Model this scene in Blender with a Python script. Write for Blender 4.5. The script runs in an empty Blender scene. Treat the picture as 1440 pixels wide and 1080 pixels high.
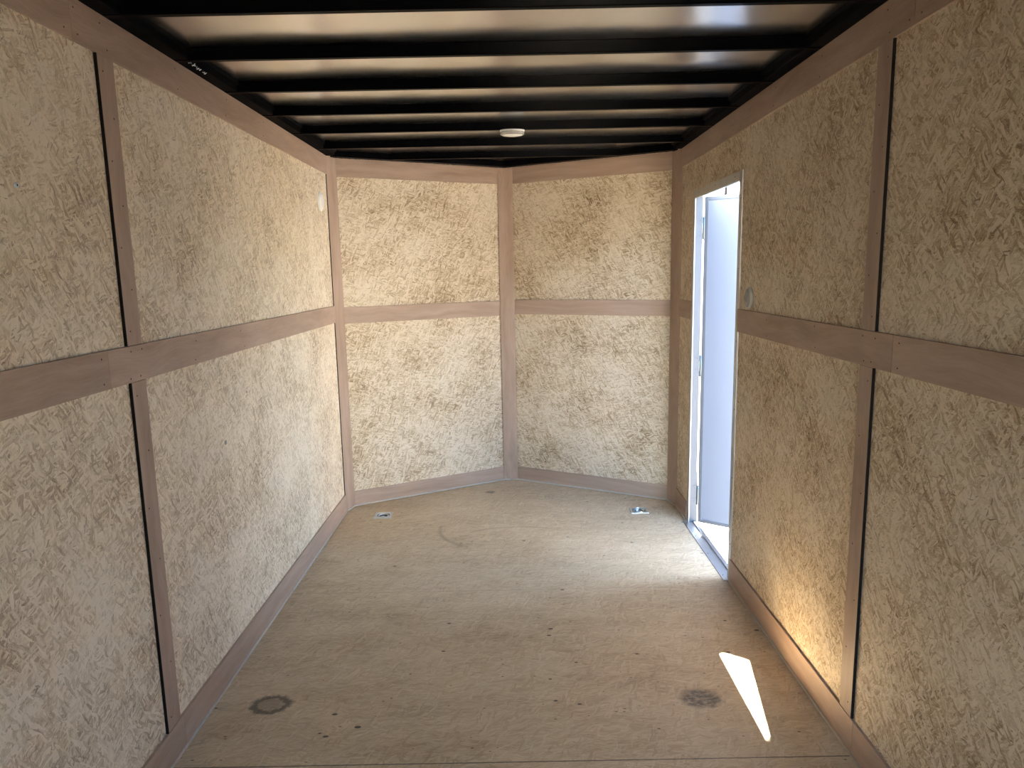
import bpy, bmesh, math, random
from mathutils import Vector, Matrix
random.seed(7)
S = bpy.context.scene
C = S.collection

# ---------------------------------------------------------------- camera
cam_d = bpy.data.cameras.new('camera')
cam_d.sensor_fit = 'HORIZONTAL'; cam_d.sensor_width = 36.0
cam_d.lens = 984.47 / 1440 * 36.0
cam_d.clip_start = 0.02; cam_d.clip_end = 500
cam = bpy.data.objects.new('camera', cam_d); C.objects.link(cam)
RT = Vector((0.99981236, -0.00158816, -0.01930586))
UP = Vector((0.01931287, 0.15892336, 0.98710201))
FW = Vector((-0.00150047, 0.98728964, -0.15892421))
cam.matrix_world = Matrix(((RT.x, UP.x, -FW.x, 0.0272), (RT.y, UP.y, -FW.y, 0.0),
                           (RT.z, UP.z, -FW.z, 1.4571), (0, 0, 0, 1)))
S.camera = cam

# ---------------------------------------------------------------- sky, sun, exposure
SUN_DIR = Vector((0.1475, 0.764, 1.0)).normalized()     # towards the sun
wld = bpy.data.worlds.new('sky'); S.world = wld; wld.use_nodes = True
wn = wld.node_tree.nodes; wl = wld.node_tree.links
bg = wn['Background']
sky = wn.new('ShaderNodeTexSky'); sky.sky_type = 'NISHITA'; sky.sun_disc = False
sky.sun_elevation = math.asin(SUN_DIR.z); sky.sun_rotation = math.atan2(SUN_DIR.x, SUN_DIR.y)
sky.air_density = 1.0; sky.dust_density = 1.5
wl.new(sky.outputs[0], bg.inputs[0]); bg.inputs[1].default_value = 0.14
sun_d = bpy.data.lights.new('sun', 'SUN'); sun_d.energy = 8.5; sun_d.angle = math.radians(0.6)
sun_d.color = (1.0, 0.93, 0.82)
sun = bpy.data.objects.new('sun', sun_d); C.objects.link(sun)
sun.location = SUN_DIR * 20
sun.rotation_euler = SUN_DIR.to_track_quat('Z', 'Y').to_euler()
vs = S.view_settings
vs.view_transform = 'Standard'; vs.look = 'None'; vs.gamma = 1.0; vs.use_curve_mapping = False
vs.exposure = 5.38
S.cycles.diffuse_bounces = 8; S.cycles.glossy_bounces = 6; S.cycles.max_bounces = 14
S.cycles.caustics_reflective = False

# ---------------------------------------------------------------- dimensions (metres)
X = 1.03          # half width between the side boards
D = 4.19          # where the side walls meet the nose
H = 2.134         # underside of the roof bows
ZR = 2.172        # underside of the roof skin
ZT = 2.20
YR = -1.7        # rear opening
T = 0.04          # wall thickness
VD = Vector((0.8815, 0.472, 0))       # along the left nose wall (mirrored on the right)
VN = Vector((-0.472, 0.8815, 0))      # outward normal of the left nose wall
P1 = Vector((-0.993, 4.2845, 0))      # left nose strips: front face starts here
SP = Vector((-0.049, 4.79, 0))        # and ends at the centre post

# ---------------------------------------------------------------- node helpers
class E:
    """a value in a node tree with arithmetic"""
    def __init__(s, nt, sock): s.nt, s.s = nt, sock
    def _m(s, op, b=None, c=None):
        n = s.nt.nodes.new('ShaderNodeMath'); n.operation = op
        for i, v in enumerate((s, b, c)):
            if v is None: continue
            if isinstance(v, E): s.nt.links.new(v.s, n.inputs[i])
            else: n.inputs[i].default_value = v
        return E(s.nt, n.outputs[0])
    def __add__(s, b): return s._m('ADD', b)
    def __sub__(s, b): return s._m('SUBTRACT', b)
    def __mul__(s, b): return s._m('MULTIPLY', b)
    def __truediv__(s, b): return s._m('DIVIDE', b)
    def gt(s, b): return s._m('GREATER_THAN', b)
    def abs(s): return s._m('ABSOLUTE')
    def sqrt(s): return s._m('SQRT')
    def max(s, b): return s._m('MAXIMUM', b)
    def min(s, b): return s._m('MINIMUM', b)
    def step(s, a, b):            # smooth 0..1 between a and b
        n = s.nt.nodes.new('ShaderNodeMapRange'); n.interpolation_type = 'SMOOTHSTEP'
        s.nt.links.new(s.s, n.inputs[0]); n.inputs[1].default_value = a; n.inputs[2].default_value = b
        return E(s.nt, n.outputs[0])

def new_mat(name):
    m = bpy.data.materials.new(name); m.use_nodes = True
    nt = m.node_tree
    return m, nt, nt.nodes['Principled BSDF']

def combine(nt, x, y, z=0.0):
    n = nt.nodes.new('ShaderNodeCombineXYZ')
    for i, v in enumerate((x, y, z)):
        if isinstance(v, E): nt.links.new(v.s, n.inputs[i])
        else: n.inputs[i].default_value = v
    return n.outputs[0]

def plane_coords(nt, ua, va):
    tc = nt.nodes.new('ShaderNodeTexCoord')
    out = []
    for a in (ua, va):
        d = nt.nodes.new('ShaderNodeVectorMath'); d.operation = 'DOT_PRODUCT'
        nt.links.new(tc.outputs['Object'], d.inputs[0]); d.inputs[1].default_value = a
        out.append(E(nt, d.outputs['Value']))
    return out

def noise(nt, vec, scale, detail=2.0, rough=0.5, col=False):
    n = nt.nodes.new('ShaderNodeTexNoise'); n.inputs['Scale'].default_value = scale
    n.inputs['Detail'].default_value = detail; n.inputs['Roughness'].default_value = rough
    nt.links.new(vec, n.inputs['Vector'])
    return n.outputs['Color'] if col else E(nt, n.outputs[0])

def voronoi(nt, vec, scale=1.0, out='Color', feature='F1'):
    n = nt.nodes.new('ShaderNodeTexVoronoi'); n.feature = feature
    n.inputs['Scale'].default_value = scale; nt.links.new(vec, n.inputs['Vector'])
    return n.outputs[out]

def sep(nt, sock):
    n = nt.nodes.new('ShaderNodeSeparateXYZ'); nt.links.new(sock, n.inputs[0])
    return [E(nt, o) for o in n.outputs]

def mix(nt, f, a, b):             # colours
    n = nt.nodes.new('ShaderNodeMix'); n.data_type = 'RGBA'
    for i, v in ((0, f), (6, a), (7, b)):
        if isinstance(v, E): nt.links.new(v.s, n.inputs[i])
        elif hasattr(v, 'default_value'): nt.links.new(v, n.inputs[i])
        else: n.inputs[i].default_value = v
    return n.outputs[2]

def ramp(nt, f, stops):
    n = nt.nodes.new('ShaderNodeValToRGB'); nt.links.new(f.s, n.inputs[0])
    el = n.color_ramp.elements
    while len(el) < len(stops): el.new(0.5)
    for e, (p, c) in zip(el, stops): e.position = p; e.color = (*c, 1)
    return n.outputs[0]

def bump(nt, bs, h, strength, dist=0.002):
    b = nt.nodes.new('ShaderNodeBump'); b.inputs['Strength'].default_value = strength
    b.inputs['Distance'].default_value = dist
    nt.links.new(h.s, b.inputs['Height']); nt.links.new(b.outputs[0], bs.inputs['Normal'])

# ---------------------------------------------------------------- materials
def osb(name, ua, va, tilt=0.0, seed=0.0, k=1.0, angs=(8, -38, 52, -14, 88), pale=0.0):
    """strand board: layers of long wood flakes lying at several angles"""
    m, nt, bs = new_mat(name)
    u, v = plane_coords(nt, ua, va)
    u = u + seed; v = v + seed * 0.7
    p0 = combine(nt, u, v)
    w = sep(nt, noise(nt, p0, 7.0, 3.0, 0.6, col=True))
    w2 = sep(nt, noise(nt, p0, 38.0, 2.0, 0.5, col=True))
    u = u + (w[0] - 0.5) * 0.052 + (w2[0] - 0.5) * 0.006
    v = v + (w[1] - 0.5) * 0.052 + (w2[1] - 0.5) * 0.006
    val = None; grain = None
    for i, (ang, sl, ss, thr) in enumerate(((angs[0], 15, 80, 0), (angs[1], 20, 105, .5), (angs[2], 26, 125, .55), (angs[3], 34, 190, .55), (angs[4], 30, 150, .66))):
        a = math.radians(ang + tilt); ca, sa = math.cos(a), math.sin(a)
        uu = u * (ca * sl) + v * (sa * sl); vv = u * (-sa * ss) + v * (ca * ss)
        r = sep(nt, voronoi(nt, combine(nt, uu + i * 3.7, vv + i * 9.1)))
        g = noise(nt, combine(nt, uu * 0.8, vv * 4.5), 1.0, 2.0, 0.6)
        if val is None: val, grain = r[0], g
        else:
            mk = r[1].gt(thr)
            val = val + (r[0] - val) * mk; grain = grain + (g - grain) * mk
    patch = noise(nt, p0, 3.2, 3.0, 0.6)
    sd = math.radians(30 + tilt); cs, ss_ = math.cos(sd), math.sin(sd)
    thr = noise(nt, combine(nt, u * (cs * 60) + v * (ss_ * 60), u * (-ss_ * 260) + v * (cs * 260)), 1.0, 3.0, 0.7)
    tone = val * 0.36 + grain * 0.62 + thr * 0.45 + patch * 0.62 - 0.51
    tone = tone * 1.22 - 0.10
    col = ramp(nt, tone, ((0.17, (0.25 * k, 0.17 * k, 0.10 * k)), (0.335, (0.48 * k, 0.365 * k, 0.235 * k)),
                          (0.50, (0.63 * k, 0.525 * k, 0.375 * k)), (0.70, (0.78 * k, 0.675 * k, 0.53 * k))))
    a = math.radians(25 + tilt); ca, sa = math.cos(a), math.sin(a)
    fl = noise(nt, combine(nt, u * (ca * 30) + v * (sa * 30), u * (-sa * 150) + v * (ca * 150)), 1.0, 1.0)
    a = math.radians(-50 + tilt); ca, sa = math.cos(a), math.sin(a)
    fl2 = noise(nt, combine(nt, u * (ca * 34) + v * (sa * 34) + 4.0, u * (-sa * 170) + v * (ca * 170)), 1.0, 1.0)
    dk = fl.step(0.665, 0.74).max(fl2.step(0.675, 0.75)) * (noise(nt, p0, 9.0, 2.0).step(0.35, 0.65) * 0.6 + 0.15)
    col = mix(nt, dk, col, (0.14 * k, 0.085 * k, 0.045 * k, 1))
    if pale: col = mix(nt, pale, col, (0.62, 0.60, 0.56, 1))      # grey mix puts the left wall's cooler light into the colour
    nt.links.new(col, bs.inputs['Base Color'])
    bs.inputs['Roughness'].default_value = 0.62; bs.inputs['Specular IOR Level'].default_value = 0.25
    bump(nt, bs, val * 0.6 + grain * 0.6 - dk, 0.35, 0.0015)
    return m

def wood(name, ga, ca_):
    """brown faced plywood strip; ga: direction of the grain, ca_: across it"""
    m, nt, bs = new_mat(name)
    oi = nt.nodes.new('ShaderNodeObjectInfo'); rnd = E(nt, oi.outputs['Random'])
    u, v = plane_coords(nt, ga, ca_)
    v = v + rnd * 5.0; u = u + rnd * 3.0
    wv = sep(nt, noise(nt, combine(nt, u, v), 2.5, 2.0, col=True))
    v2 = v + (wv[0] - 0.5) * 0.10
    fine = noise(nt, combine(nt, u * 14.0, v2 * 260.0), 1.0, 3.0, 0.65)
    broad = noise(nt, combine(nt, u * 2.2, v2 * 26.0), 1.0, 2.0, 0.5)
    blot = noise(nt, combine(nt, u, v), 2.0, 2.0)
    t = fine * 0.45 + broad * 0.65 + blot * 0.35 - 0.22 + (rnd - 0.5) * 0.10
    col = ramp(nt, t, ((0.20, (0.275, 0.190, 0.142)), (0.5, (0.385, 0.280, 0.215)), (0.8, (0.48, 0.36, 0.285))))
    nt.links.new(col, bs.inputs['Base Color'])
    bs.inputs['Roughness'].default_value = 0.55; bs.inputs['Specular IOR Level'].default_value = 0.3
    bump(nt, bs, fine, 0.15, 0.001)
    return m

def plain(name, col, rough=0.5, metal=0.0, spec=0.5, var=0.0, scale=20.0, bmp=0.0):
    m, nt, bs = new_mat(name)
    bs.inputs['Roughness'].default_value = rough; bs.inputs['Metallic'].default_value = metal
    bs.inputs['Specular IOR Level'].default_value = spec
    tc = nt.nodes.new('ShaderNodeTexCoord')
    n = noise(nt, tc.outputs['Object'], scale, 3.0)
    a = tuple(c * (1 - var) for c in col) + (1,); b = tuple(min(1, c * (1 + var)) for c in col) + (1,)
    nt.links.new(mix(nt, n, a, b), bs.inputs['Base Color'])
    if bmp: bump(nt, bs, n, bmp, 0.002)
    return m

def floor_mat():
    m, nt, bs = new_mat('strand board floor')
    u, v = plane_coords(nt, (1, 0, 0), (0, 1, 0))
    p = combine(nt, u, v)
    w = sep(nt, noise(nt, p, 5.0, 3.0, 0.6, col=True))
    uu = u + (w[0] - 0.5) * 0.10; vv = v + (w[1] - 0.5) * 0.10
    ch = None
    for i, (ang, sl, ss, thr) in enumerate(((4, 16, 110, 0), (-14, 20, 150, .5), (22, 22, 160, .6), (70, 22, 130, .75))):
        a = math.radians(ang); c_, s_ = math.cos(a), math.sin(a)
        r = sep(nt, voronoi(nt, combine(nt, uu * (c_ * sl) + vv * (s_ * sl) + i * 5.0, uu * (-s_ * ss) + vv * (c_ * ss))))
        if ch is None: ch = r[0]
        else: ch = ch + (r[0] - ch) * r[1].gt(thr)
    gr = noise(nt, combine(nt, uu * 22.0, vv * 240.0), 1.0, 3.0, 0.7)
    dirt = noise(nt, p, 1.6, 4.0, 0.62); dirt2 = noise(nt, combine(nt, u * 3.0, v * 9.0), 1.0, 4.0, 0.65)
    t = ch * 0.24 + gr * 0.55 + dirt * 0.60 + dirt2 * 0.45 - 0.425
    col = ramp(nt, t, ((0.14, (0.27, 0.185, 0.105)), (0.38, (0.45, 0.335, 0.205)), (0.60, (0.57, 0.445, 0.285)), (0.9, (0.70, 0.585, 0.41))))
    # dark crumbs and knots trodden into the board
    vd = E(nt, voronoi(nt, combine(nt, u * 12.0, v * 20.0), 1.0, 'Distance')); vr = sep(nt, voronoi(nt, combine(nt, u * 12.0, v * 20.0)))
    spk = (vr[0] * 0.15 - vd).step(0.0, 0.035) * vr[1].gt(0.5)
    vd3 = E(nt, voronoi(nt, combine(nt, u * 34.0, v * 60.0), 1.0, 'Distance')); vr3 = sep(nt, voronoi(nt, combine(nt, u * 34.0, v * 60.0)))
    spk3 = (vr3[0] * 0.22 - vd3).step(0.0, 0.05) * vr3[1].gt(0.78)
    dark = (spk * 0.9).max(spk3 * 0.7)
    # fine pale scratches
    a = math.radians(38); c_, s_ = math.cos(a), math.sin(a)
    sc = noise(nt, combine(nt, uu * (c_ * 7) + vv * (s_ * 7), uu * (-s_ * 210) + vv * (c_ * 210)), 1.0, 1.0).step(0.72, 0.80) * 0.35
    col = mix(nt, sc, col, (0.62, 0.53, 0.41, 1))
    jit = noise(nt, p, 42.0, 3.0, 0.7)
    def dist(cx, cy, rx, ry):
        a = (u - cx) / rx; b = (v - cy) / ry
        return (a * a + b * b).sqrt() + (jit - 0.5) * 0.7
    # ring mark at left, smudge at right, small mark at the nose
    d = dist(-0.828, 2.205, 0.060, 0.046)
    ring = (d - 0.93).abs()
    st = (ring * -1.0 + 0.42).step(0.0, 0.36) * 0.80
    st = st.max((d * -1.0 + 1.2).step(0.0, 0.6) * 0.42)
    d = dist(0.650, 2.195, 0.072, 0.055)
    st2 = (d * -1.0 + 1.25).step(0.0, 0.6) * (noise(nt, combine(nt, u * 40.0, v * 70.0), 1.0, 3.0, 0.7).step(0.25, 0.65) * 0.6 + 0.3)
    d = dist(-0.137, 4.515, 0.036, 0.030)
    st3 = (d * -1.0 + 1.1).step(0.0, 0.5) * 0.6
    # crumbs swept along the nose
    d = dist(0.25, 4.38, 0.10, 0.05)
    st4 = (d * -1.0 + 1.3).step(0.0, 0.5) * noise(nt, combine(nt, u * 90.0, v * 160.0), 1.0, 1.0).step(0.60, 0.66) * 0.9
    # worn arcs
    def arc(cx, cy, rx, ry, wdt, lo, hi, side):
        a = (u - cx) / rx; b = (v - cy) / ry
        q = ((a * a + b * b).sqrt() - 1.0 + (jit - 0.5) * 0.06).abs()
        return (q * -1.0 + wdt).step(0.0, wdt) * u.step(lo, lo + 0.05) * (u * -1.0).step(-hi, -hi + 0.08) * ((v - cy) * side).gt(-0.03)
    st5 = (arc(-0.18, 3.86, 0.23, 0.28, 0.09, -0.45, -0.22, -1.0) * 0.30).max(arc(0.03, 3.62, 0.36, 0.24, 0.05, -0.26, 0.28, 1.0) * 0.28)
    # joints between floor sheets
    def joint(y): return ((v - y + (jit - 0.5) * 0.004).abs() * -1.0 + 0.0032).step(0.0, 0.0014) * 0.75
    jn = joint(1.898).max(joint(3.05) * 0.3)
    allst = dark.max(st).max(st2).max(st3).max(st4).max(st5).max(jn)
    col = mix(nt, allst, col, (0.045, 0.035, 0.03, 1))
    nt.links.new(col, bs.inputs['Base Color'])
    bs.inputs['Roughness'].default_value = 0.5; bs.inputs['Specular IOR Level'].default_value = 0.35
    bump(nt, bs, gr + ch * 0.4 - jn, 0.2, 0.001)
    return m

def gravel():
    m, nt, bs = new_mat('gravel yard')
    tc = nt.nodes.new('ShaderNodeTexCoord'); o = tc.outputs['Object']
    r = sep(nt, voronoi(nt, o, 55.0)); b = noise(nt, o, 0.7, 4.0, 0.6)
    col = ramp(nt, r[0] * 0.6 + b * 0.4, ((0.15, (0.11, 0.096, 0.076)), (0.5, (0.175, 0.153, 0.122)), (0.85, (0.27, 0.24, 0.195))))
    nt.links.new(col, bs.inputs['Base Color']); bs.inputs['Roughness'].default_value = 0.9
    bump(nt, bs, r[0], 0.5, 0.01)
    return m

def roof_skin():
    m, nt, bs = new_mat('bare metal roof skin')
    bs.inputs['Metallic'].default_value = 1.0
    tc = nt.nodes.new('ShaderNodeTexCoord')
    n = noise(nt, tc.outputs['Object'], 2.2, 2.0)
    nt.links.new(mix(nt, n, (0.80, 0.79, 0.78, 1), (0.88, 0.87, 0.86, 1)), bs.inputs['Base Color'])
    bs.inputs['Roughness'].default_value = 0.21
    bump(nt, bs, n, 0.25, 0.03)
    return m

M = {}
M['osb_side'] = osb('strand board side', (0, 1, 0), (0, 0, 1), tilt=35, seed=2.0, k=1.08, pale=0.16)  # k puts each wall's light into one board: left lighter, right and nose darker
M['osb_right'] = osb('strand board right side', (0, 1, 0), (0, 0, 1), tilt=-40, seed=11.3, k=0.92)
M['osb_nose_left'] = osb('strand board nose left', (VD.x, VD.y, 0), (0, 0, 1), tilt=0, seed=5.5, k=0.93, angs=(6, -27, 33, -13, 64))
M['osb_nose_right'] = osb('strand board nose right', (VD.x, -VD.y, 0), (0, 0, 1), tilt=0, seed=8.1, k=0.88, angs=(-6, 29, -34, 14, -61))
M['floor'] = floor_mat()
M['wood_y'] = wood('brown strip along', (0, 1, 0), (0.6, 0, 0.8))
M['wood_x'] = wood('brown strip across', (0.9, 0.4, 0), (0, 0, 1))
M['wood_z'] = wood('brown strip upright', (0, 0, 1), (0.7, 0.7, 0))
M['black'] = plain('black painted steel', (0.002, 0.002, 0.0025), 0.25, 0, 0.02, 0.3, 12)
M['roof'] = roof_skin()
M['matte_black'] = plain('matt black steel', (0.003, 0.003, 0.0035), 0.65, 0, 0.03, 0.3, 12)
M['skin'] = plain('white outer skin', (0.72, 0.73, 0.74), 0.35, 0, 0.5, 0.03)
M['alu'] = plain('aluminium', (0.46, 0.47, 0.48), 0.42, 1.0, 0.5, 0.08, 30)
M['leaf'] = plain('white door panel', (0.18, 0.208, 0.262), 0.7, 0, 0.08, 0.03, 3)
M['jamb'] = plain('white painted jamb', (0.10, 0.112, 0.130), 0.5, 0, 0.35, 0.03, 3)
m_, nt_, bs_ = new_mat('thin white sun blocker'); M['sun_blocker'] = m_
tr_ = nt_.nodes.new('ShaderNodeBsdfTranslucent'); tr_.inputs[0].default_value = (0.6, 0.6, 0.6, 1)
mx_ = nt_.nodes.new('ShaderNodeMixShader'); mx_.inputs[0].default_value = 0.4
bs_.inputs['Base Color'].default_value = (0.7, 0.7, 0.7, 1)
nt_.links.new(bs_.outputs[0], mx_.inputs[1]); nt_.links.new(tr_.outputs[0], mx_.inputs[2])
nt_.links.new(mx_.outputs[0], nt_.nodes['Material Output'].inputs[0])
M['zinc'] = plain('zinc plated steel', (0.58, 0.64, 0.68), 0.30, 1.0, 0.5, 0.25, 60)
M['zinc_dark'] = plain('dark zinc pan', (0.16, 0.20, 0.23), 0.35, 1.0, 0.5, 0.2, 60)
M['gap'] = plain('dark gap', (0.012, 0.010, 0.009), 0.9, 0, 0.1)
M['caulk'] = plain('pale grey caulk', (0.50, 0.47, 0.43), 0.6, 0, 0.3, 0.12, 40)
M['nail'] = plain('dark nail head', (0.03, 0.025, 0.022), 0.5, 0.4, 0.5)
M['gravel'] = gravel()
M['added_shed'] = plain('grey blocker cladding', (0.26, 0.27, 0.285), 0.5, 0, 0.3, 0.06, 3)
M['plastic'] = plain('white plastic', (0.80, 0.80, 0.77), 0.35, 0, 0.5, 0.02)
M['grey_plastic'] = plain('grey plastic', (0.26, 0.25, 0.23), 0.4, 0, 0.5, 0.05)
M['pale_grey'] = plain('pale grey plastic', (0.40, 0.39, 0.36), 0.3, 0, 0.5, 0.05)
M['frost'] = plain('pale lens plastic', (0.62, 0.61, 0.57), 0.22, 0, 0.5, 0.05)
m_, nt_, bs_ = new_mat('clear plastic rim'); M['clear'] = m_
bs_.inputs['Base Color'].default_value = (0.93, 0.92, 0.9, 1); bs_.inputs['Roughness'].default_value = 0.08
bs_.inputs['Transmission Weight'].default_value = 0.75; bs_.inputs['IOR'].default_value = 1.45

# ---------------------------------------------------------------- mesh helpers
def obj(name, bm, mats, parent=None):
    bmesh.ops.recalc_face_normals(bm, faces=bm.faces)
    me = bpy.data.meshes.new(name); bm.to_mesh(me); bm.free()
    for m in (mats if isinstance(mats, (list, tuple)) else [mats]): me.materials.append(m)
    o = bpy.data.objects.new(name, me); C.objects.link(o)
    if parent: o.parent = parent
    return o
def empty(name, loc=(0, 0, 0)):
    o = bpy.data.objects.new(name, None); C.objects.link(o); o.location = loc; o.empty_display_size = 0.1
    return o
def tag(o, label, cat, kind=None, group=None):
    o['label'] = label; o['category'] = cat
    if kind: o['kind'] = kind
    if group: o['group'] = group
    return o
def box(bm, a, b, mi=0, bev=0.0):
    x0, y0, z0 = a; x1, y1, z1 = b
    return hexa(bm, [(x0, y0), (x1, y0), (x1, y1), (x0, y1)], z0, z1, mi, bev)
def hexa(bm, plan, z0, z1, mi=0, bev=0.0):
    """upright prism on a plan polygon"""
    lo = [bm.verts.new((p[0], p[1], z0)) for p in plan]; hi = [bm.verts.new((p[0], p[1], z1)) for p in plan]
    n = len(plan); fs = [bm.faces.new(lo[::-1]), bm.faces.new(hi)]
    for i in range(n): fs.append(bm.faces.new((lo[i], lo[(i + 1) % n], hi[(i + 1) % n], hi[i])))
    for f in fs: f.material_index = mi
    if bev:
        ed = {e for f in fs for e in f.edges}
        bmesh.ops.bevel(bm, geom=list(ed), offset=bev, segments=2, profile=0.6, affect='EDGES')
    return fs
def frame(bm, c, ex, ey, ez):
    return Matrix(((ex.x, ey.x, ez.x, c.x), (ex.y, ey.y, ez.y, c.y), (ex.z, ey.z, ez.z, c.z), (0, 0, 0, 1)))
def lathe(bm, prof, seg=32, sx=1.0, sy=1.0, mat=None, mi=0, close=True):
    """revolve (r, z) about z; ellipse by sx, sy"""
    rings = []
    for r, z in prof:
        if r < 1e-6: rings.append([bm.verts.new((0, 0, z))])
        else: rings.append([bm.verts.new((r * sx * math.cos(2 * math.pi * i / seg), r * sy * math.sin(2 * math.pi * i / seg), z)) for i in range(seg)])
    vs_ = [v for r in rings for v in r]; fs = []
    for a, b in zip(rings, rings[1:]):
        for i in range(seg):
            j = (i + 1) % seg
            if len(a) == 1 and len(b) == 1: continue
            if len(a) == 1: fs.append(bm.faces.new((a[0], b[i], b[j])))
            elif len(b) == 1: fs.append(bm.faces.new((a[i], a[j], b[0])))
            else: fs.append(bm.faces.new((a[i], a[j], b[j], b[i])))
    for f in fs: f.smooth = True; f.material_index = mi
    if mat is not None: bmesh.ops.transform(bm, matrix=mat, verts=vs_)
    return vs_
def tube(bm, pts, r, seg=10, closed=False):
    n = len(pts); rings = []
    for i, p in enumerate(pts):
        p = Vector(p)
        a = Vector(pts[(i - 1) % n] if closed or i > 0 else pts[i]); b = Vector(pts[(i + 1) % n] if closed or i < n - 1 else pts[i])
        t = (b - a).normalized(); s = t.cross(Vector((0, 0, 1)))
        if s.length < 1e-3: s = t.cross(Vector((1, 0, 0)))
        s.normalize(); q = s.cross(t)
        rings.append([bm.verts.new(p + (s * math.cos(2 * math.pi * k / seg) + q * math.sin(2 * math.pi * k / seg)) * r) for k in range(seg)])
    for i in range(n if closed else n - 1):
        a, b = rings[i], rings[(i + 1) % n]
        for k in range(seg):
            f = bm.faces.new((a[k], a[(k + 1) % seg], b[(k + 1) % seg], b[k])); f.smooth = True
    if not closed:
        bm.faces.new(rings[0]); bm.faces.new(rings[-1])
def mx(p): return Vector((-p.x, p.y, p.z))      # mirror to the right nose wall

# ---------------------------------------------------------------- room shell
# door opening in the right wall
DY0, DY1, DZ = 3.10, 3.91, 1.862
def plan_line(off):                               # left nose plane moved outward by off: y on x
    q = P1 + VN * off
    return lambda x: q.y + (x - q.x) * VD.y / VD.x
IN = plan_line(0.006); OUT = plan_line(0.006 + T)
yc_in, yc_out = IN(-X), OUT(-X - T)

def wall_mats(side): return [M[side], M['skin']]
bm = bmesh.new()
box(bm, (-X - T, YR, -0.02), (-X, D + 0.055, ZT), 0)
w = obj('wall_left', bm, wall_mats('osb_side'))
tag(w, 'left side wall of pale strand board panels', 'wall', 'structure')
bm = bmesh.new()
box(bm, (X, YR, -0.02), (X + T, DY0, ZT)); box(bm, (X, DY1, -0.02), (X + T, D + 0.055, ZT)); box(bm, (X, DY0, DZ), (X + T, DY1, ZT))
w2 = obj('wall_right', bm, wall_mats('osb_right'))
tag(w2, 'right side wall of strand board with the open doorway in it', 'wall', 'structure')
for o, s in ((w, -1), (w2, 1)):
    for f in o.data.polygons:
        if f.normal.x * s > 0.5: f.material_index = 1
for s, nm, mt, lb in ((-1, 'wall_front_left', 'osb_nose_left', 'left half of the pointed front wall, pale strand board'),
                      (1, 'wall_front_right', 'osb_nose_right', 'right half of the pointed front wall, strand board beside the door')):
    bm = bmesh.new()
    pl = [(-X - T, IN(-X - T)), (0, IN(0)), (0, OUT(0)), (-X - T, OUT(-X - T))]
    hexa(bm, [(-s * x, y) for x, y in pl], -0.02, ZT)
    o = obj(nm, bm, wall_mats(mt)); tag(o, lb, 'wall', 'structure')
    for f in o.data.polygons:
        if f.normal.y > 0.5: f.material_index = 1

bm = bmesh.new()
box(bm, (-X - T, YR - .06, -.02), (.25, YR, ZT)); box(bm, (X - .05, YR - .06, -.02), (X + T, YR, ZT)); box(bm, (.25, YR - .06, 1.95), (X - .05, YR, ZT))  # unseen rear end; opening kept to the right to throw light leftward
tag(obj('unseen_wall_rear', bm, M['skin']), 'white rear end behind the viewer, opening at right shaped to light the left wall', 'wall', 'structure')
# floor with two square cut-outs for the tie-down pans
RINGS = ((-0.780, 4.096), (0.780, 4.096)); RH = 0.0455
bm = bmesh.new()
xs = [-X, RINGS[0][0] - RH, RINGS[0][0] + RH, RINGS[1][0] - RH, RINGS[1][0] + RH, X]
ys = [YR, RINGS[0][1] - RH, RINGS[0][1] + RH, D]
gv = {(i, j): bm.verts.new((x, y, 0)) for i, x in enumerate(xs) for j, y in enumerate(ys)}
for i in range(5):
    for j in range(3):
        if j == 1 and i in (1, 3): continue
        bm.faces.new((gv[i, j], gv[i + 1, j], gv[i + 1, j + 1], gv[i, j + 1]))
nz = [bm.verts.new((X, yc_in, 0)), bm.verts.new((0, IN(0), 0)), bm.verts.new((-X, yc_in, 0))]
bm.faces.new([gv[i, 3] for i in range(6)] + nz)
ext = bmesh.ops.extrude_face_region(bm, geom=list(bm.faces))
bmesh.ops.translate(bm, vec=(0, 0, -0.03), verts=[g for g in ext['geom'] if isinstance(g, bmesh.types.BMVert)])
fl = obj('floor', bm, M['floor']); tag(fl, 'worn tan strand board floor with dark specks and marks', 'floor', 'structure')
bm = bmesh.new()
hexa(bm, [(-X - T, YR), (X + T, YR), (X + T, D), (0, OUT(0) - 0.06), (-X - T, D)], -0.12, -0.031)
tag(obj('floor_deck', bm, M['black']), 'dark steel frame below the floor, out of sight', 'floor', 'structure')
# roof skin
bm = bmesh.new()
hexa(bm, [(-X - T, YR), (X + T, YR), (X + T, OUT(-X - T)), (0, OUT(0)), (-X - T, OUT(-X - T))], ZT, ZT + 0.012)
tag(obj('roof', bm, M['skin']), 'outer roof sheet over the whole box', 'roof', 'structure')
bm = bmesh.new()
hexa(bm, [(-X, YR), (X, YR), (X, yc_in), (0, IN(0)), (-X, yc_in)], ZR, ZT)
tag(obj('ceiling', bm, M['roof']), 'shiny bare metal ceiling sheet seen between the black bows', 'ceiling', 'structure')
# outside
bm = bmesh.new()
bmesh.ops.create_grid(bm, x_segments=2, y_segments=2, size=150)
bmesh.ops.translate(bm, vec=(0, 0, -0.50), verts=bm.verts)
tag(obj('ground', bm, M['gravel']), 'sunlit gravel yard outside the open door', 'ground', 'structure')

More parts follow.
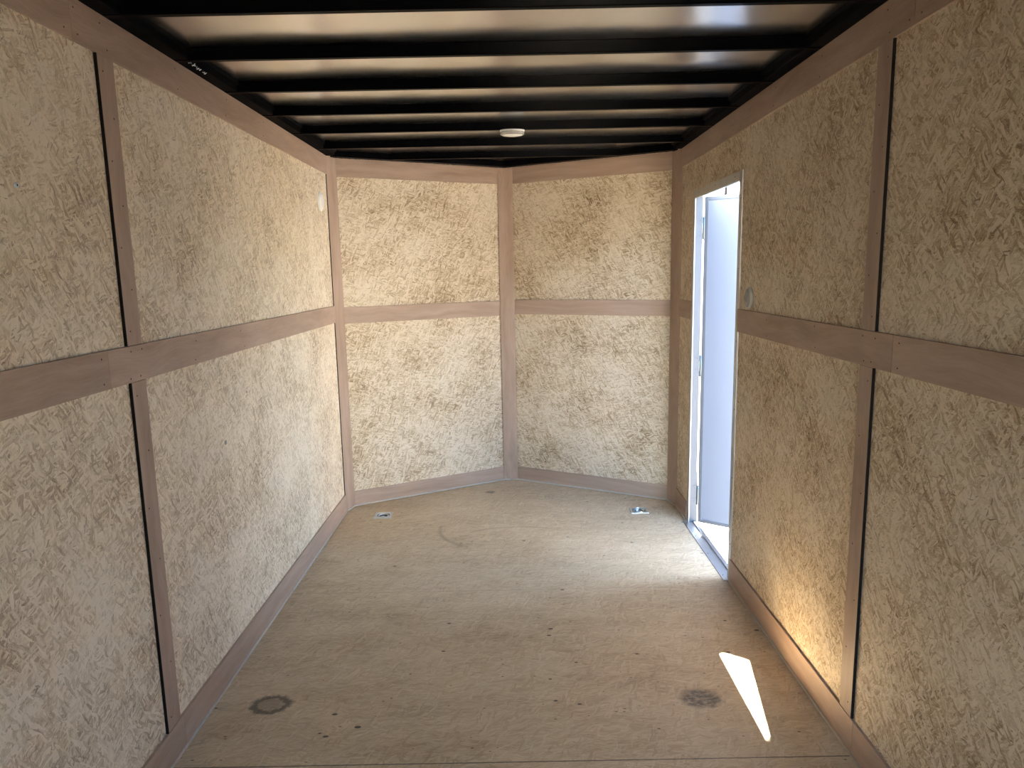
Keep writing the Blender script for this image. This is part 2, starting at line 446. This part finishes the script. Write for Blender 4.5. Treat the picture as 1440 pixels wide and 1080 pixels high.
# long metal-clad shed, added out of view to dim light through the side door
bm = bmesh.new()
SX0, SX1, SY0, SY1 = 4.2, 10.2, -11.0, 1.7
n_ = 84
for i in range(n_):              # ribbed cladding on the side that faces the trailer
    y0_ = SY0 + (SY1 - SY0) * i / n_; y1_ = SY0 + (SY1 - SY0) * (i + 1) / n_; w_ = y1_ - y0_
    box(bm, (SX0 - (.03 if i % 2 else 0), y0_, -.5), (SX0 + .05, y1_, 2.6))
box(bm, (SX0 + .05, SY0, -.5), (SX1, SY1, 2.6))
added_shed = obj('blocker_shed', bm, M['added_shed']); tag(added_shed, 'added unseen low metal-clad shed that cuts the door light', 'blocker_shed', 'structure')
bm = bmesh.new()
a_ = [(SX0 - .25, 2.55), ((SX0 + SX1) / 2, 3.9), (SX1 + .25, 2.55), (SX1 + .25, 2.65), ((SX0 + SX1) / 2, 4.02), (SX0 - .25, 2.65)]
f0 = [bm.verts.new((x, SY0 - .2, z)) for x, z in a_]; f1 = [bm.verts.new((x, SY1 + .2, z)) for x, z in a_]
for i in range(6): bm.faces.new((f0[i], f0[(i + 1) % 6], f1[(i + 1) % 6], f1[i]))
for f_ in (f0, f1): bm.faces.new((f_[0], f_[1], f_[4], f_[5])); bm.faces.new((f_[1], f_[2], f_[3], f_[4]))
obj('roof', bm, M['zinc_dark'], added_shed)  # roof of the added door-light blocker
bm = bmesh.new()
for y_ in (SY0, SY1):
    v_ = [bm.verts.new((SX0, y_, 2.6)), bm.verts.new((SX1, y_, 2.6)), bm.verts.new(((SX0 + SX1) / 2, y_, 3.95))]; bm.faces.new(v_)
obj('blocker_gable', bm, M['added_shed'], added_shed)

# ---------------------------------------------------------------- brown strips, black rails
TH = 0.008
tn = [0]
def nails(parent, pts, nrm):
    q = Vector(nrm).to_track_quat('Z', 'Y').to_matrix().to_4x4()
    for p in pts:
        bm = bmesh.new()
        lathe(bm, [(0, 0.0008), (0.0022, 0.0006), (0.0026, -0.0005), (0, -0.0005)], 8, mat=Matrix.Translation(p) @ q)
        obj('nail', bm, M['nail'], parent)
def trim(plan, z0, z1, mt, label, base=None, kind_name=None):
    tn[0] += 1
    bm = bmesh.new(); hexa(bm, plan, z0, z1, bev=0.0006)
    return tag(obj(kind_name or 'trim_%d' % tn[0], bm, M[mt]), label, 'baseboard' if base else 'trim', 'structure')
ZB, ZM0, ZM1, ZC = 0.110, 1.174, 1.274, 2.031
def side_plan(s, y0, y1, th=TH): return [(s * X, y0), (s * (X - th), y0), (s * (X - th), y1), (s * X, y1)]
def jit(a, b): return random.uniform(a, b)
for s, sd in ((-1, 'left'), (1, 'right')):
    xi = s * (X - TH)
    sm = 1.806 if s < 0 else 1.823
    far = D - 0.012
    t = trim(side_plan(s, YR, sm - .0008), ZC, H, 'wood_y', f'brown top strip along the {sd} wall, section nearest the viewer')
    nails(t, [(xi, y, z) for y in (sm - .03,) for z in (2.05, 2.115)], (-s, 0, 0))
    t = trim(side_plan(s, sm + .0008, far), ZC, H, 'wood_y', f'brown top strip along the {sd} wall, section running to the corner')
    nails(t, [(xi, y + jit(-.02, .02), z) for y in (sm + .03, 1.95, 2.35, 2.75, 3.15) for z in (2.05, 2.11)], (-s, 0, 0))
    t = trim(side_plan(s, YR, sm - .0008), ZM0, ZM1, 'wood_y', f'brown middle strip on the {sd} wall, section nearest the viewer')
    nails(t, [(xi, sm - .03, z) for z in (1.19, 1.255)], (-s, 0, 0))
    if s < 0:
        t = trim(side_plan(s, sm + .0008, far), ZM0, ZM1, 'wood_y', 'brown middle strip on the left wall, long section to the corner')
    else:
        trim(side_plan(s, DY1 + .002, far), ZM0, ZM1, 'wood_y', 'short brown middle strip between the doorway and the front corner')
        t = trim(side_plan(s, sm + .0008, DY0 - .002), ZM0, ZM1, 'wood_y', 'brown middle strip on the right wall, section ending at the doorway')
    nails(t, [(xi, y + jit(-.02, .02), z + jit(-.006, .006)) for y in (1.92, 1.97, 2.30, 2.72) for z in (1.19, 1.255)], (-s, 0, 0))
    bs0 = 1.998 if s < 0 else 1.90
    trim(side_plan(s, YR, bs0 - .0008, .009), 0.004, ZB, 'wood_y', f'brown baseboard of the {sd} wall, section nearest the viewer', 1, f'baseboard_{sd}')
    if s < 0:
        trim(side_plan(s, bs0 + .0008, far, .009), 0.004, ZB, 'wood_y', 'brown baseboard of the left wall, long section to the corner', 1, 'baseboard_left')
    else:
        trim(side_plan(s, bs0 + .0008, DY0 - .002, .009), 0.004, ZB, 'wood_y', 'brown baseboard of the right wall, section ending at the doorway', 1, 'baseboard_right')
        trim(side_plan(s, DY1 + .002, far, .009), 0.004, ZB, 'wood_y', 'short brown baseboard between the doorway and the front corner', 1, 'baseboard_right')
    y0, y1 = (1.906, 1.980) if s < 0 else (1.919, 1.991)
    for z0, z1, wd in ((ZB, ZM0, 'lower'), (ZM1, ZC, 'upper')):
        t = trim(side_plan(s, y0, y1, .0075), z0 + .001, z1 - .001, 'wood_z', f'upright brown strip on the {sd} wall, {wd} half, over the panel joint')
        n_ = 4
        nails(t, [(s * (X - .0075), y0 + .02 + .03 * (k % 2), z0 + .04 + (z1 - z0 - .08) * k / 6) for k in range(7)], (-s, 0, 0))
        # dark board joint, raised to paint shade on the strip's viewer-side edge
        bm = bmesh.new(); hexa(bm, side_plan(s, y0 - .0042, y0 - .0002, .0072), z0 + .001, z1 - .001)
        obj('joint_or_shade', bm, M['gap'], t)
    # black rail under the roof edge
    bm = bmesh.new()
    box(bm, (s * X, YR, H + .003), (s * (X - .052), D + .02, ZR - .001), bev=.003)
    box(bm, (s * (X - .052), YR, H + .024), (s * (X - .060), D + .02, ZR - .001))
    tag(obj('trim_%d' % (40 + s), bm, M['matte_black']), f'black steel rail under the roof edge along the {sd} wall', 'rail', 'structure')
    # nose wall strips
    f = (lambda p: p) if s < 0 else mx
    a0, a1 = P1, SP
    def vplan(th=.0065): return [tuple(f(q))[:2] for q in (a0, a1, a1 + VN * th, a0 + VN * th)]
    trim(vplan(), ZC - .002, H, 'wood_x', f'brown top strip across the {sd} half of the front wall')
    trim(vplan(), ZM0 - .014 if s < 0 else ZM0 - .006, (ZM1 - .014) if s < 0 else ZM1 - .008, 'wood_x', f'brown middle strip across the {sd} half of the front wall')
    trim(vplan(), 0.004, ZB - .014, 'wood_x', f'brown baseboard across the {sd} half of the front wall', 1, f'baseboard_front_{sd}')
    # corner post
    pl = [Vector((-X + .0005, D - .010, 0)), P1, P1 + VN * .007, Vector((-X + .0005, IN(-X) + .0, 0))]
    trim([tuple(f(q))[:2] for q in pl], 0.0, H, 'wood_z', f'upright brown corner strip where the {sd} wall meets the front')
    if s < 0:
        bm = bmesh.new(); hexa(bm, side_plan(-1, D - .0155, D - .0105, .004), 0.1, H)
        obj('joint_or_shade', bm, M['gap'], bpy.data.objects['trim_%d' % tn[0]])
    # nose rail
    bm = bmesh.new()
    pl = [P1 - VD * .03 - VN * .05, Vector((0, 4.816 - .057, 0)), Vector((0, 4.816, 0)), P1 - VD * .03 + VN * .003]
    hexa(bm, [tuple(f(q))[:2] for q in pl], H + .002, ZR - .001)
    tag(obj('trim_%d' % (50 + s), bm, M['black']), f'black steel rail under the roof along the {sd} half of the front wall', 'rail', 'structure')
    # caulk line at the foot of the boards
    bm = bmesh.new()
    xo = X - .009
    tube(bm, [(s * xo, YR + .01, .004), (s * xo, (D - .01) if s < 0 else DY0 - .01, .004)], .0062, 6)
    if s < 0: tube(bm, [(-xo, D - .012, .004), tuple(P1 + Vector((0.001, -.003, .004))), tuple(SP + Vector((0, -.003, .004))), (0, 4.79 - .003, .004)], .0045, 6)
    else: tube(bm, [(0.004, 4.79 - .003, .004), tuple(mx(SP) + Vector((0, -.003, .004))), tuple(mx(P1) + Vector((-.001, -.003, .004))), (xo, D - .012, .004), (xo, DY1 + .01, .004)], .0045, 6)
    tag(obj('trim_%d' % (60 + s), bm, M['caulk']), f'pale caulk line along the floor edge on the {sd} side', 'trim', 'structure')
# centre post
bm = bmesh.new()
hexa(bm, [(-.049, 4.786), (.049, 4.786), (.049, 4.794), (0, IN(0) - .001), (-.049, 4.794)], 0.0, H - .004, bev=.0008)
tag(obj('trim_70', bm, M['wood_z']), 'upright brown centre strip at the point of the front wall', 'trim', 'structure')

# ---------------------------------------------------------------- roof bows
ORD = ['nearest the viewer', 'second from the viewer', 'third from the viewer', 'fourth from the viewer',
       'fifth from the viewer, carrying the dome light', 'sixth from the viewer', 'farthest, just before the pointed front']
def make_bow(y, k, xh):
    o = empty('roof_bow', (0, y, H))
    tag(o, 'black steel roof bow across the ceiling, ' + ORD[k], 'beam', group='black steel roof bows')
    bm = bmesh.new()
    hw = 0.011
    prof = [(-hw, ZR - .001 - H), (-hw, 0.002), (-hw + .002, 0), (hw - .002, 0), (hw, 0.002), (hw, ZR - .001 - H)]
    a = [bm.verts.new((-xh, p[0], p[1])) for p in prof]; b = [bm.verts.new((xh, p[0], p[1])) for p in prof]
    n = len(prof)
    for i in range(n): bm.faces.new((a[i], a[(i + 1) % n], b[(i + 1) % n], b[i]))
    bm.faces.new(a); bm.faces.new(b[::-1])
    obj('tube', bm, M['black'], o)
    for s in (-1, 1):
        bm = bmesh.new()
        e = s * (xh - .001)
        e -= s * .060; pl = [(e, hw), (e, hw + .030), (e - s * .030, hw)]
        hexa(bm, pl, .016, .019)
        obj('gusset', bm, M['black'], o)
    return o
YB = [1.962, 2.358, 2.756, 3.154, 3.553, 3.975, 4.385]
for k, y in enumerate(YB):
    xh = X - .001 if y < D else -((y - .065 - P1.y) * VD.x / VD.y + P1.x) - .002
    o = make_bow(y, k, xh if y < D else 0.676)
# silvery weld spatter on the underside of the left rail, by the second bow
for i in range(30):
    bm = bmesh.new(); r = random.uniform(.0010, .0026)
    bmesh.ops.create_icosphere(bm, subdivisions=1, radius=r)
    bmesh.ops.translate(bm, vec=(-.984 - .012 * i / 30 + random.gauss(0, .004), 2.385 + .12 * i / 30 + random.gauss(0, .014), H + .003 - r * .3), verts=bm.verts)
    obj('weld_drop', bm, M['zinc'], bpy.data.objects['trim_39'])

# ---------------------------------------------------------------- door in the right wall
door = empty('door_1', (X + .03, 3.5, 0))
tag(door, 'white side door standing half open outward in the right wall, in its metal frame', 'door', 'structure')
def dpart(name, bm, mt, par=door):
    o = obj(name, bm, M[mt], par)
    if par is door: o.matrix_parent_inverse = Matrix.Translation(door.location).inverted()
    return o
FW_ = 0.036
bm = bmesh.new()
x0, x1 = X - .004, X + T + .006
box(bm, (X, DY0, 0), (x1, DY0 + .012, DZ)); box(bm, (X, DY0 + .012, DZ - .012), (x1, DY1 - .012, DZ))
# inner flange
box(bm, (x0, DY0 - .006, 0), (X + .001, DY0 + FW_, DZ + .006), bev=.001); box(bm, (x0, DY1 - FW_, 0), (X + .001, DY1 + .006, DZ + .006), bev=.001)
box(bm, (x0, DY0 + FW_, DZ - FW_), (X + .001, DY1 - FW_, DZ + .006), bev=.001)
# stop behind the flange
box(bm, (X + .001, DY0 + .012, 0), (X + .014, DY0 + FW_, DZ - FW_)); box(bm, (X + .001, DY0 + .012, DZ - FW_), (X + .014, DY1 - .012, DZ - .012))
fr = dpart('door_frame', bm, 'alu')
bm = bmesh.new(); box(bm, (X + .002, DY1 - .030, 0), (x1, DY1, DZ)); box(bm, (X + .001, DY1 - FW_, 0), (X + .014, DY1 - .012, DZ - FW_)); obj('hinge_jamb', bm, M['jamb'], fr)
bm = bmesh.new(); box(bm, (X + .038, DY1 - .0325, .30), (X + T + .0115, DY1 - .031, DZ - .02)); obj('sun_block_strip', bm, M['sun_blocker'], fr)  # added strip: stops sun through the hinge gap and shows as a bright line
def screw(par, p, nrm, mt='nail', r=.0035):
    bm = bmesh.new(); q = Vector(nrm).to_track_quat('Z', 'Y').to_matrix().to_4x4()
    lathe(bm, [(0, .0012), (r * .6, .001), (r, -.0004), (0, -.0004)], 10, mat=Matrix.Translation(p) @ q)
    obj('screw', bm, M[mt], par)
for z in (.02, .18, .50, .82, 1.13, 1.45, 1.75): screw(fr, (x0, DY0 + .008, z), (-1, 0, 0))
for z in (.05, .45, .85, 1.25, 1.6): screw(fr, (x0, DY1 - .01, z), (-1, 0, 0))
for y in (3.20, 3.50, 3.80): screw(fr, (x0, y, DZ - .012), (-1, 0, 0))
bm = bmesh.new()
box(bm, (X - .030, DY0 + .004, .0004), (X + T + .004, DY1 - .004, .0035), bev=.0008)
box(bm, (X + .020, DY0 + FW_, .0035), (X + .028, DY1 - FW_, .012), bev=.0015)
box(bm, (X + T - .01, DY0 + FW_, .0035), (X + T + .004, DY1 - FW_, .007), bev=.0015)
th = dpart('threshold', bm, 'alu')
for y in (3.16, 3.42, 3.66, 3.86): screw(th, (X - .017, y, .0036), (0, 0, 1), r=.003)
# the leaf, hinged at the far jamb
LW, LT = 0.775, 0.034
leaf = empty('door_leaf', (X + T + .010, DY1 - .034, 0)); leaf.parent = door
leaf.matrix_parent_inverse = Matrix.Translation(door.location).inverted()
LEAF_ANG = math.radians(-35.5)
leaf.rotation_euler = (0, 0, LEAF_ANG)
Z0, Z1 = 0.004, 1.833
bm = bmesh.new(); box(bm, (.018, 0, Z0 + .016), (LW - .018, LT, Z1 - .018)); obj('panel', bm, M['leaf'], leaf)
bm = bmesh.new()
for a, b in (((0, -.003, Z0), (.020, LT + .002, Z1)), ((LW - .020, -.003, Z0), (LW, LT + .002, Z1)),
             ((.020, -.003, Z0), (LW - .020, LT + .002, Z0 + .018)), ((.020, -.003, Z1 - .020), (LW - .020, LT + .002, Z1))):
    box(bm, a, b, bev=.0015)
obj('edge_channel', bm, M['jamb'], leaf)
bm = bmesh.new(); box(bm, (LW - .075, -.012, .93), (LW - .045, -.003, 1.06), bev=.003); obj('latch_plate', bm, M['zinc'], leaf)
bm = bmesh.new(); box(bm, (LW - .09, LT + .002, .95), (LW - .03, LT + .012, 1.02), bev=.003)
tube(bm, [(LW - .06, LT + .01, 1.0), (LW - .06, LT + .035, 1.0), (LW - .16, LT + .035, 1.0)], .007); obj('outer_handle', bm, M['zinc'], leaf)
for zc in (1.668, .915, .165):
    hg = empty('hinge', (X + T + .008, DY1 - .02, zc)); hg.parent = door
    hg.matrix_parent_inverse = Matrix.Translation(door.location).inverted()
    bm = bmesh.new()
    for dz in (-.042, .042): box(bm, (-.040, -.0125, dz - .016), (-.007, -.0095, dz + .016), bev=.001)
    for dz in (-.042, .042):
        for dx in (-.031, -.017): lathe(bm, [(0, .0015), (.003, .001), (.004, 0)], 8, mat=Matrix.Translation((dx, -.0125, dz)) @ Matrix.Rotation(math.radians(90), 4, 'X'))
    obj('hinge_plate', bm, M['jamb'], hg)
    bm = bmesh.new(); lathe(bm, [(0, -.06), (.0065, -.058), (.0065, .058), (0, .06)], 12, mat=Matrix.Translation((.0, -.012, 0))); obj('hinge_pin', bm, M['zinc_dark'], hg)

# ---------------------------------------------------------------- recessed tie-down rings
def tie_down(x, y, rz, lab, ring_up):
    o = empty('tie_down_ring', (x, y, 0)); o.rotation_euler = (0, 0, rz)
    tag(o, lab, 'tie-down', group='recessed floor tie-down rings')
    bm = bmesh.new(); seg = 32; h = .053; r0 = .041
    def sq(a):
        c, s = math.cos(a), math.sin(a); k = h / max(abs(c), abs(s)); return c * k, s * k
    A = [2 * math.pi * i / seg + math.pi / seg * 0 for i in range(seg)]
    o0 = [bm.verts.new((*sq(a), .0003)) for a in A]; o1 = [bm.verts.new((*[q * .985 for q in sq(a)], .003)) for a in A]
    i1 = [bm.verts.new((r0 * math.cos(a), r0 * math.sin(a), .003)) for a in A]
    i2 = [bm.verts.new((r0 * .95 * math.cos(a), r0 * .95 * math.sin(a), .0005)) for a in A]
    for p, q in ((o0, o1), (o1, i1), (i1, i2)):
        for i in range(seg): bm.faces.new((p[i], p[(i + 1) % seg], q[(i + 1) % seg], q[i]))
    obj('plate', bm, M['zinc'], o)
    bm = bmesh.new(); lathe(bm, [(r0 * .95, .0005), (r0 * .9, -.008), (r0 * .75, -.015), (r0 * .4, -.019), (0, -.020)], 32)
    obj('pan', bm, M['zinc_dark'], o)
    bm = bmesh.new(); pts = []
    for i in range(28):
        a = 2 * math.pi * i / 28; px, py = .030 * math.cos(a), .030 * math.sin(a)
        if py < -.016: py = -.016
        pts.append((px, py, -.006 + ring_up * (py + .016)))
    tube(bm, pts, .0048, 8, closed=True); obj('ring', bm, M['zinc'], o)
    bm = bmesh.new(); box(bm, (-.012, -.024, -.016), (.012, -.008, .0015), bev=.003); obj('clip', bm, M['zinc'], o)
    for sx in (-1, 1):
        for sy in (-1, 1):
            bm = bmesh.new(); lathe(bm, [(0, .0052), (.004, .0045), (.0055, .0028), (0, .0028)], 10, mat=Matrix.Translation((sx * .045, sy * .045, 0))); obj('screw', bm, M['zinc'], o)
    return o
tie_down(*RINGS[0], 0.0, 'recessed metal tie-down ring in the floor near the left corner', 0.10)
tie_down(*RINGS[1], 0.0, 'recessed metal tie-down ring in the floor near the doorway', 0.28)

# ---------------------------------------------------------------- small fittings
dm = empty('dome_light', (0.047, 3.553, H)); tag(dm, 'small oval dome light with a clear rim under a black roof bow', 'light')
bm = bmesh.new(); lathe(bm, [(0, -.0002), (1, -.0002), (1, -.006), (.93, -.008), (0, -.008)], 40, .060, .036); obj('base', bm, M['plastic'], dm)
bm = bmesh.new(); lathe(bm, [(.96, -.008), (1.0, -.010), (1.0, -.020), (.93, -.0235), (.93, -.008), (.96, -.008)], 40, .0585, .035); obj('clear_rim', bm, M['clear'], dm)
bm = bmesh.new(); lathe(bm, [(.91, -.0085), (.91, -.021), (.80, -.026), (.5, -.029), (0, -.030)], 40, .0585, .035); obj('lens', bm, M['frost'], dm)
def on_wall(s, y, z):      # local z points into the room, local y up
    return Matrix(((0, 0, -s, s * X), (1 if s < 0 else -1, 0, 0, y), (0, 1, 0, z), (0, 0, 0, 1)))
vt = empty('wall_vent'); vt.matrix_world = on_wall(-1, 4.020, 1.862); tag(vt, 'round white plastic vent cover high on the left wall beside the corner strip', 'vent')
bm = bmesh.new(); lathe(bm, [(1.0, .0005), (1.0, .004), (.92, .007), (.80, .0075)], 40, .052, .054); obj('rim', bm, M['plastic'], vt)
bm = bmesh.new(); lathe(bm, [(.80, .0075), (.78, .012), (.6, .015), (0, .0165)], 40, .052, .054); obj('cap', bm, M['plastic'], vt)
sw = empty('light_switch'); sw.matrix_world = on_wall(1, 2.957, 1.328); tag(sw, 'small grey oval light switch on the right wall above the middle strip beside the doorway', 'switch')
bm = bmesh.new(); lathe(bm, [(0, .0003), (1.0, .0003), (1.0, .009), (.92, .013), (.82, .0125), (.82, .004)], 40, .040, .044); obj('rim', bm, M['pale_grey'], sw)
bm = bmesh.new(); lathe(bm, [(.81, .004), (.81, .0130), (.74, .0155), (0, .017)], 40, .040, .044); obj('plate', bm, M['grey_plastic'], sw)
bm = bmesh.new(); box(bm, (-.006, -.014, .016), (.006, .014, .021), bev=.002); obj('rocker', bm, M['grey_plastic'], sw)
sc = empty('wall_screw'); sc.matrix_world = on_wall(-1, 1.552, 1.660); tag(sc, 'single grey screw head in the nearest left wall panel', 'screw')
bm = bmesh.new(); lathe(bm, [(0.0026, .0022), (.0034, .0034), (.0052, .0026), (.0066, .0003)], 20); obj('head', bm, M['zinc'], sc)
bm = bmesh.new(); lathe(bm, [(0, .0012), (.0026, .0014), (.0026, .0022)], 12); obj('drive_socket', bm, M['nail'], sc)
st = empty('staple_plate'); st.matrix_world = on_wall(-1, 2.499, 0.859); tag(st, 'tiny dark square plate on the left wall below the middle strip', 'plate')
bm = bmesh.new(); box(bm, (-.0075, -.0075, .0003), (.0075, .0075, .002), bev=.0005); obj('plate', bm, M['grey_plastic'], st)

# utility pole far out in the yard, seen above the leaf
px, py = 6.33, 21.0
pl = empty('utility_pole', (px, py, -.5)); tag(pl, 'slim dark pole outside, seen above the open door leaf', 'pole')
bm = bmesh.new(); lathe(bm, [(0, 0), (.055, 0), (.032, 9.0), (0, 9.0)], 14); obj('mast', bm, M['gap'], pl)
bm = bmesh.new(); box(bm, (-1.1, -.06, 8.2), (1.1, .06, 8.36), bev=.01); obj('cross_arm', bm, M['gap'], pl)
for i in (-1, -.4, .4, 1):
    bm = bmesh.new(); lathe(bm, [(0, 8.36), (.05, 8.36), (.06, 8.45), (.03, 8.52), (0, 8.53)], 12, mat=Matrix.Translation((i, 0, 0))); obj('insulator', bm, M['plastic'], pl)
